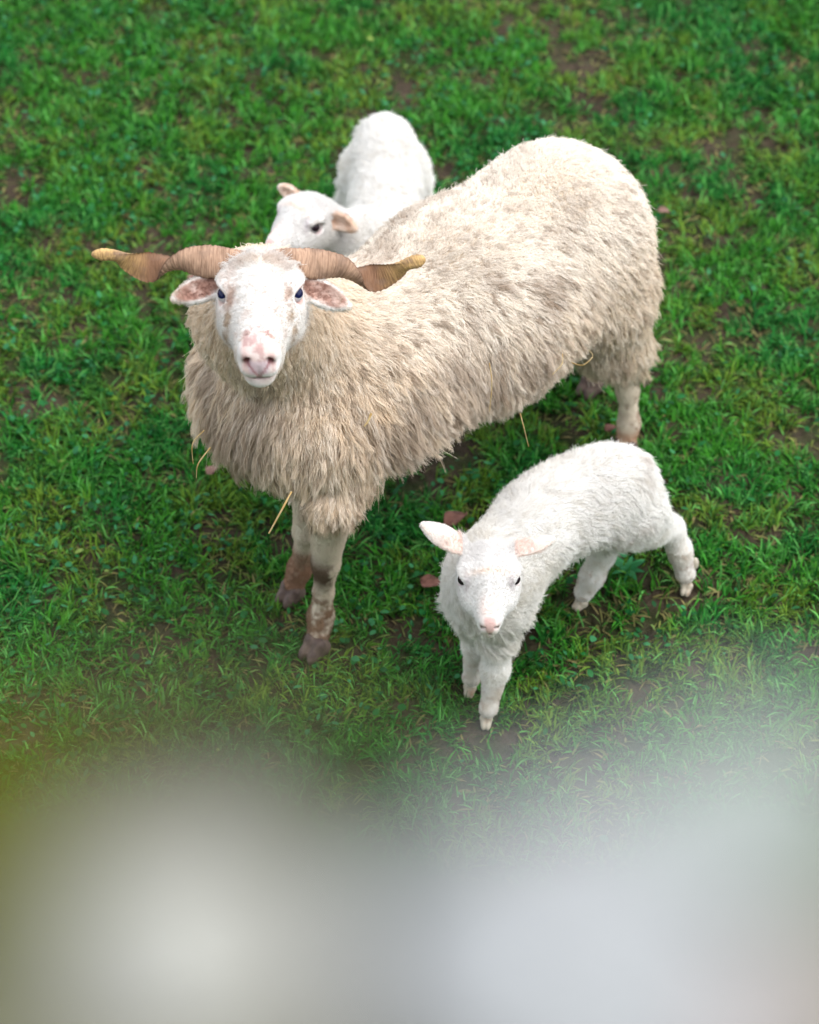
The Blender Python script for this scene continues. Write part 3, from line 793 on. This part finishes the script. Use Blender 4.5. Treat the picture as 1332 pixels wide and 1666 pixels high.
def build_grass():
    n = 410000
    x = rng.uniform(-1.35, 1.35, n); y = rng.uniform(-1.25, 2.05, n)
    P = np.stack([x, y, np.zeros(n)], 1)
    big = N1.fbm(P, 3.2); mid = N2.fbm(P, 11); sm = N3(P, 38)
    bare = sstep(-.02, .38, big*.30+mid*.55+sm*.62)
    keep = rng.random(n) > bare*.93
    P, big, mid, sm = P[keep], big[keep], mid[keep], sm[keep]; n = len(P)
    m2 = 150000
    Q = np.stack([rng.uniform(-2.4, 2.4, m2), rng.uniform(-2.6, 3.4, m2), np.zeros(m2)], 1)
    Q = Q[(np.abs(Q[:, 0]) > 1.33) | (Q[:, 1] < -1.23) | (Q[:, 1] > 2.03)]
    P = np.concatenate([P, Q]); n = len(P)
    big = N1.fbm(P, 3.2); mid = N2.fbm(P, 11); sm = N3(P, 38)
    P[:, 2] = -.006
    h = 1+.45*N3.fbm(P, 6)
    L = rng.uniform(.015, .042, n)*h; Wd = rng.uniform(.0018, .0046, n)
    # tuft direction: neighbours lean alike
    ang = N1(P, 26)*5+N2(P, 60)*3+rng.normal(0, .9, n)
    lean = rng.uniform(.55, 1.5, n); bend = rng.uniform(.3, 1.7, n)
    g = rng.random(n)
    c = np.tile(np.array([.032, .160, .012]), (n, 1))
    c = mixc(c, (.014, .128, .018), sstep(-.1, .4, N2.fbm(P+9, 7)))
    c = mixc(c, (.105, .175, .018), sstep(-.05, .4, N3.fbm(P+5, 9))*.85)
    c = mixc(c, (.085, .27, .060), (g > .84)*.8)
    c = mixc(c, (.003, .045, .008), (g < .25)*.8)
    dead = (rng.random(n) < .08+.55*sstep(-.05, .35, big*.25+mid*.6+sm*.5))
    c = mixc(c, (.17, .135, .055), dead*rng.uniform(.4, 1, n))
    c = c*rng.uniform(.75, 2.0, n)[:, None]
    L = np.where(dead, L*.9, L); lean = np.where(dead, lean*.45, lean)
    v, q, cc = ribbons(P, ang, L, Wd, bend, lean, 3, c, [.7, 1, .75, .08])
    o = mesh_np('grass', v, q, M_grass, col=cc)
    tag(o, 'short uneven green meadow grass over brown soil', kind='stuff')
    # broad-leaved ground cover
    n = 15000
    P = np.stack([rng.uniform(-1.35, 1.35, n), rng.uniform(-1.25, 2.05, n), np.full(n, .006)], 1)
    m = N2.fbm(P+4, 5)*.9+N3.fbm(P, 16)*.5-P[:, 0]*.16
    keep = rng.random(n) < sstep(-.15, .35, m)*.9+.08
    P = P[keep]; n = len(P)
    P[:, 2] += rng.uniform(0, .016, n)
    ang = rng.uniform(0, 6.28, n); L = rng.uniform(.007, .018, n); Wd = L*rng.uniform(.35, .85, n)
    c = np.tile(np.array([.012, .13, .026]), (n, 1))
    g = rng.random(n)
    c = mixc(c, (.045, .22, .085), (g > .8)*.8); c = mixc(c, (.006, .075, .018), (g < .4)*.8)
    c = mixc(c, (.22, .30, .06), (rng.random(n) < .006)*.9)
    c = c*rng.uniform(.75, 1.2, n)[:, None]
    v, q, cc = ribbons(P, ang, L, Wd, rng.uniform(0, .9, n), rng.uniform(.05, .75, n), 4, c, [.25, .85, 1, .75, .15])
    o = mesh_np('ground_cover', v, q, M_leaf, col=cc)
    tag(o, 'small round clover and weed leaves among the grass', kind='stuff')
build_grass()

# ------------------------------------------------------------------ picking points: photo pixel + height -> world point
def at(px, py, z=0.0):
    u, v = (px-666)/4875, -(py-833)/4875
    d = V3(u, .7071*(1+v), -.7071*(1-v)); t = (CAM[2]-z)/-d[2]
    return CAM+d*t

# the one big weed rosette between the near lamb's hind legs
def rosette(px, py, size, label):
    p = at(px, py, .012); r = empty('weed_plant', (p[0], p[1], 0)); tag(r, label, 'plant')
    for k in range(9):
        a = k*2.4+.3; L = size*random.uniform(.7, 1.05)
        v, q, cc = ribbons(np.array([[0, 0, .012]]), np.array([a]), np.array([L]), np.array([L*.30]), np.array([1.0]), np.array([.85-.04*k]), 6,
                           np.array([[.03, .20, .065]])*random.uniform(.75, 1.2), [.3, .7, 1, .95, .75, .45, .05])
        mesh_np('leaf', v, q, M_leaf, r, col=cc)
rosette(1020, 930, .048, 'green weed rosette with pointed leaves between the near lamb\'s hind legs')

def fallen_leaf(px, py, size, rot, m, label, z=.022):
    p = at(px, py, z); n = 12; vs = []; 
    for i in range(n+1):
        t = i/n; wd = size*.34*math.sin(math.pi*t**.8)*(1+.12*math.sin(9*t))
        for j in (-1, -.5, 0, .5, 1):
            vs.append((size*(t-.5), wd*j, abs(j)*size*.14+size*.10*math.sin(3*t+j)))
    vs = np.array(vs); c, s = math.cos(rot), math.sin(rot)
    vs = vs@np.array([[c, s, 0], [-s, c, 0], [0, 0, 1]])
    q = np.array([[i*5+j, i*5+j+1, (i+1)*5+j+1, (i+1)*5+j] for i in range(n) for j in range(4)])
    o = mesh_np('fallen_leaf', vs, q, m, loc=p); sm = o.modifiers.new('s', 'SOLIDIFY'); sm.thickness = .0008
    tag(o, label, 'leaf', 'dead leaves lying in the grass')
fallen_leaf(741, 846, .050, .5, M_dead, 'dark red dead leaf just above the near lamb\'s left-hand ear')
fallen_leaf(703, 952, .045, -.3, M_dead, 'dark red dead leaf left of the near lamb\'s chest')
fallen_leaf(345, 766, .030, .8, M_deadp, 'pink mauve dead leaf under the left edge of the ewe\'s ruff')
fallen_leaf(312, 452, .024, 1.2, M_deadp, 'pinkish dead leaf between the ewe\'s left-hand horn and ear')
fallen_leaf(1080, 345, .028, -.6, M_deadp, 'tan dead leaf beside the ewe\'s rump')
fallen_leaf(994, 698, .026, .3, M_dead, 'rusty dead leaf beside the ewe\'s hind hoof')

def straw(pts, r, label):
    pts = np.array(pts); K = len(pts); n = 24; t = np.linspace(0, K-1, n); i = np.clip(np.floor(t).astype(int), 0, K-2); u = (t-i)[:, None]
    g = lambda j: pts[np.clip(j, 0, K-1)]
    P = .5*(2*g(i)+(-g(i-1)+g(i+1))*u+(2*g(i-1)-5*g(i)+4*g(i+1)-g(i+2))*u*u+(-g(i-1)+3*g(i)-3*g(i+1)+g(i+2))*u**3)
    T = np.gradient(P, axis=0); T /= np.linalg.norm(T, axis=1)[:, None]
    A = np.cross(T, V3(.3, .8, .2)); A /= np.linalg.norm(A, axis=1)[:, None]; Bv = np.cross(T, A)
    m = 6; rr = r*(1-.5*np.linspace(0, 1, n)); th = np.arange(m)*6.283/m
    vs = (P[:, None, :]+rr[:, None, None]*(np.cos(th)[None, :, None]*A[:, None, :]+.6*np.sin(th)[None, :, None]*Bv[:, None, :])).reshape(-1, 3)
    q = np.array([[a*m+b, a*m+(b+1) % m, (a+1)*m+(b+1) % m, (a+1)*m+b] for a in range(n-1) for b in range(m)])
    o = mesh_np('straw', vs, q, M_straw, base=P[0], loc=P[0])
    tag(o, label, 'straw', 'straws caught in the ewe\'s wool')
def atd(px, py, depth):
    u, v = (px-666)/4875, -(py-833)/4875
    return CAM+V3(u, .7071*(1+v), -.7071*(1-v))*depth
STRAWS = [
 ([(474, 800, 4.70), (460, 826, 4.69), (437, 868, 4.70)], .0022, 'long flat straw hanging from the ewe\'s breast wool towards the grass'),
 ([(846, 672, 4.93), (852, 695, 4.93), (860, 727, 4.95)], .0014, 'thin straight straw hanging below the ewe\'s belly'),
 ([(796, 590, 4.78), (800, 625, 4.78), (796, 670, 4.80)], .0012, 'thin upright straw stuck on the ewe\'s flank'),
 ([(930, 590, 4.97), (948, 594, 4.96), (964, 580, 4.96), (958, 570, 4.97)], .0014, 'short curled straw in front of the ewe\'s thigh'),
 ([(915, 575, 4.95), (914, 592, 4.94), (898, 610, 4.94)], .0012, 'bent straw at the rear of the ewe\'s belly wool'),
 ([(332, 700, 4.66), (313, 722, 4.66), (314, 755, 4.68)], .0012, 'pale curved straw at the left edge of the ewe\'s ruff'),
 ([(342, 728, 4.66), (322, 755, 4.66), (319, 778, 4.68)], .0013, 'pale curved straw at the lower left of the ewe\'s ruff, the longer of two'),
 ([(604, 672, 4.66), (598, 686, 4.66), (592, 694, 4.66)], .0022, 'short yellow straw piece on the ewe\'s shoulder'),
]
for pts, r, lab in STRAWS: straw([atd(*p) for p in pts], r, lab)

# ================================================================== PARAPET in front of the camera (out of focus)
def build_wall():
    top = 3.579; yf = -3.278
    root = empty('stone_wall', (0, yf-.02, 0)); tag(root, 'blurred stone parapet close to the viewer along the bottom of the picture', 'wall')
    def slab(name, x0, x1, y0, y1, z0, z1, m, h, amp, seed):
        # rough box: subdivided grid faces pushed by noise
        nx, ny, nz = [max(2, int(round((b-a)/h))) for a, b in ((x0, x1), (y0, y1), (z0, z1))]
        import bmesh
        bm = bmesh.new(); bmesh.ops.create_cube(bm, size=1)
        me = bpy.data.meshes.new(name)
        ed = [e for e in bm.edges]
        for ax, cnt in ((0, nx), (1, ny), (2, nz)):
            es = [e for e in bm.edges if abs(e.verts[0].co[ax]-e.verts[1].co[ax]) > 1e-6 and all(abs(e.verts[0].co[k]-e.verts[1].co[k]) < 1e-6 for k in range(3) if k != ax)]
            bmesh.ops.subdivide_edges(bm, edges=es, cuts=cnt-1, use_grid_fill=True)
        for v in bm.verts:
            p = Vector(((v.co.x+.5)*(x1-x0)+x0, (v.co.y+.5)*(y1-y0)+y0, (v.co.z+.5)*(z1-z0)+z0))
            k = mnoise.noise_vector(p*14+Vector((seed, 0, 0)))*amp+mnoise.noise_vector(p*55)*amp*.3
            v.co = p+k-Vector((0, yf-.02, 0))
        bm.to_mesh(me); bm.free(); me.materials.append(m)
        for p in me.polygons: p.use_smooth = True
        o = bpy.data.objects.new(name, me); COL.objects.link(o); o.parent = root
        return o
    slab('wall_body', -3, 3, yf-.40, yf-.03, -.1, top-.085, M_wall, .12, .006, 1)
    xs = [-3, -2.3, -1.62, -1.0, -.42, .155, .78, 1.4, 2.1, 3]
    for a, b in zip(xs[:-1], xs[1:]):
        slab('coping_stone', a+.003, b-.003, yf-.43, yf, top-.08, top-.004, M_wall, .02 if abs(a+b) < 1.6 else .07, .004, a)
build_wall()
def pebble(px, py, dz, rad, colr, label, name='pebble', cat='stone', top=3.579):
    """stone lying on the coping; px,py picks the spot on the wall top"""
    p = at(px, py, top+dz)
    import bmesh
    bm = bmesh.new(); bmesh.ops.create_icosphere(bm, subdivisions=4, radius=1)
    for v in bm.verts:
        k = 1+.22*mnoise.noise(v.co*1.3+Vector((px, py, 0)))+.05*mnoise.noise(v.co*5)
        v.co = Vector((v.co.x*rad[0], v.co.y*rad[1], max(-rad[2]*.6, v.co.z*rad[2])))*k
    me = bpy.data.meshes.new(name); bm.to_mesh(me); bm.free()
    m = mat(label[:30], colr, rough=.95, noise=[(80, tuple(np.array(colr)*.8), .45, .65)], bump=(150, .5, .002))
    me.materials.append(m)
    for q in me.polygons: q.use_smooth = True
    o = bpy.data.objects.new(name, me); COL.objects.link(o); o.location = (p[0], p[1], top+rad[2]*.45)
    tag(o, label, cat)
pebble(300, 1525, .007, (.018, .018, .010), (.30, .295, .26), 'blurred pale stone on the parapet at lower left')
pebble(925, 1560, .008, (.025, .024, .013), (.275, .282, .280), 'blurred large bluish white stone on the parapet at lower centre right')
pebble(1230, 1290, .010, (.018, .012, .013), (.27, .30, .27), 'blurred grey green stone on the parapet at right edge')
pebble(1290, 1670, .006, (.012, .012, .008), (.33, .28, .26), 'blurred pinkish stone on the parapet at lower right corner')

def moss(px, py, w_, label, colr, n=260, top=3.579):
    p = at(px, py, top); P = np.stack([rng.normal(0, w_*.5, n), rng.normal(0, w_*.35, n), np.full(n, -.003)], 1)
    v, q, cc = ribbons(P, rng.uniform(0, 6.28, n), rng.uniform(.004, .009, n), rng.uniform(.0012, .0022, n), rng.uniform(0, 1, n), rng.uniform(.6, 1.5, n), 2,
                       np.tile(np.array(colr), (n, 1))*rng.uniform(.7, 1.3, n)[:, None], [.7, 1, .1])
    o = mesh_np('moss_tuft', v, q, M_leaf, col=cc, loc=(p[0], p[1], top)); tag(o, label, 'moss')
moss(0, 1420, .021, 'blurred olive moss on the parapet at the left edge', (.17, .175, .006), n=2600)
moss(330, 1300, .026, 'blurred brown green moss along the parapet edge above the pale left stone', (.12, .11, .062), n=700)
moss(590, 1330, .012, 'blurred green moss on the parapet between the pale stones', (.06, .12, .04))
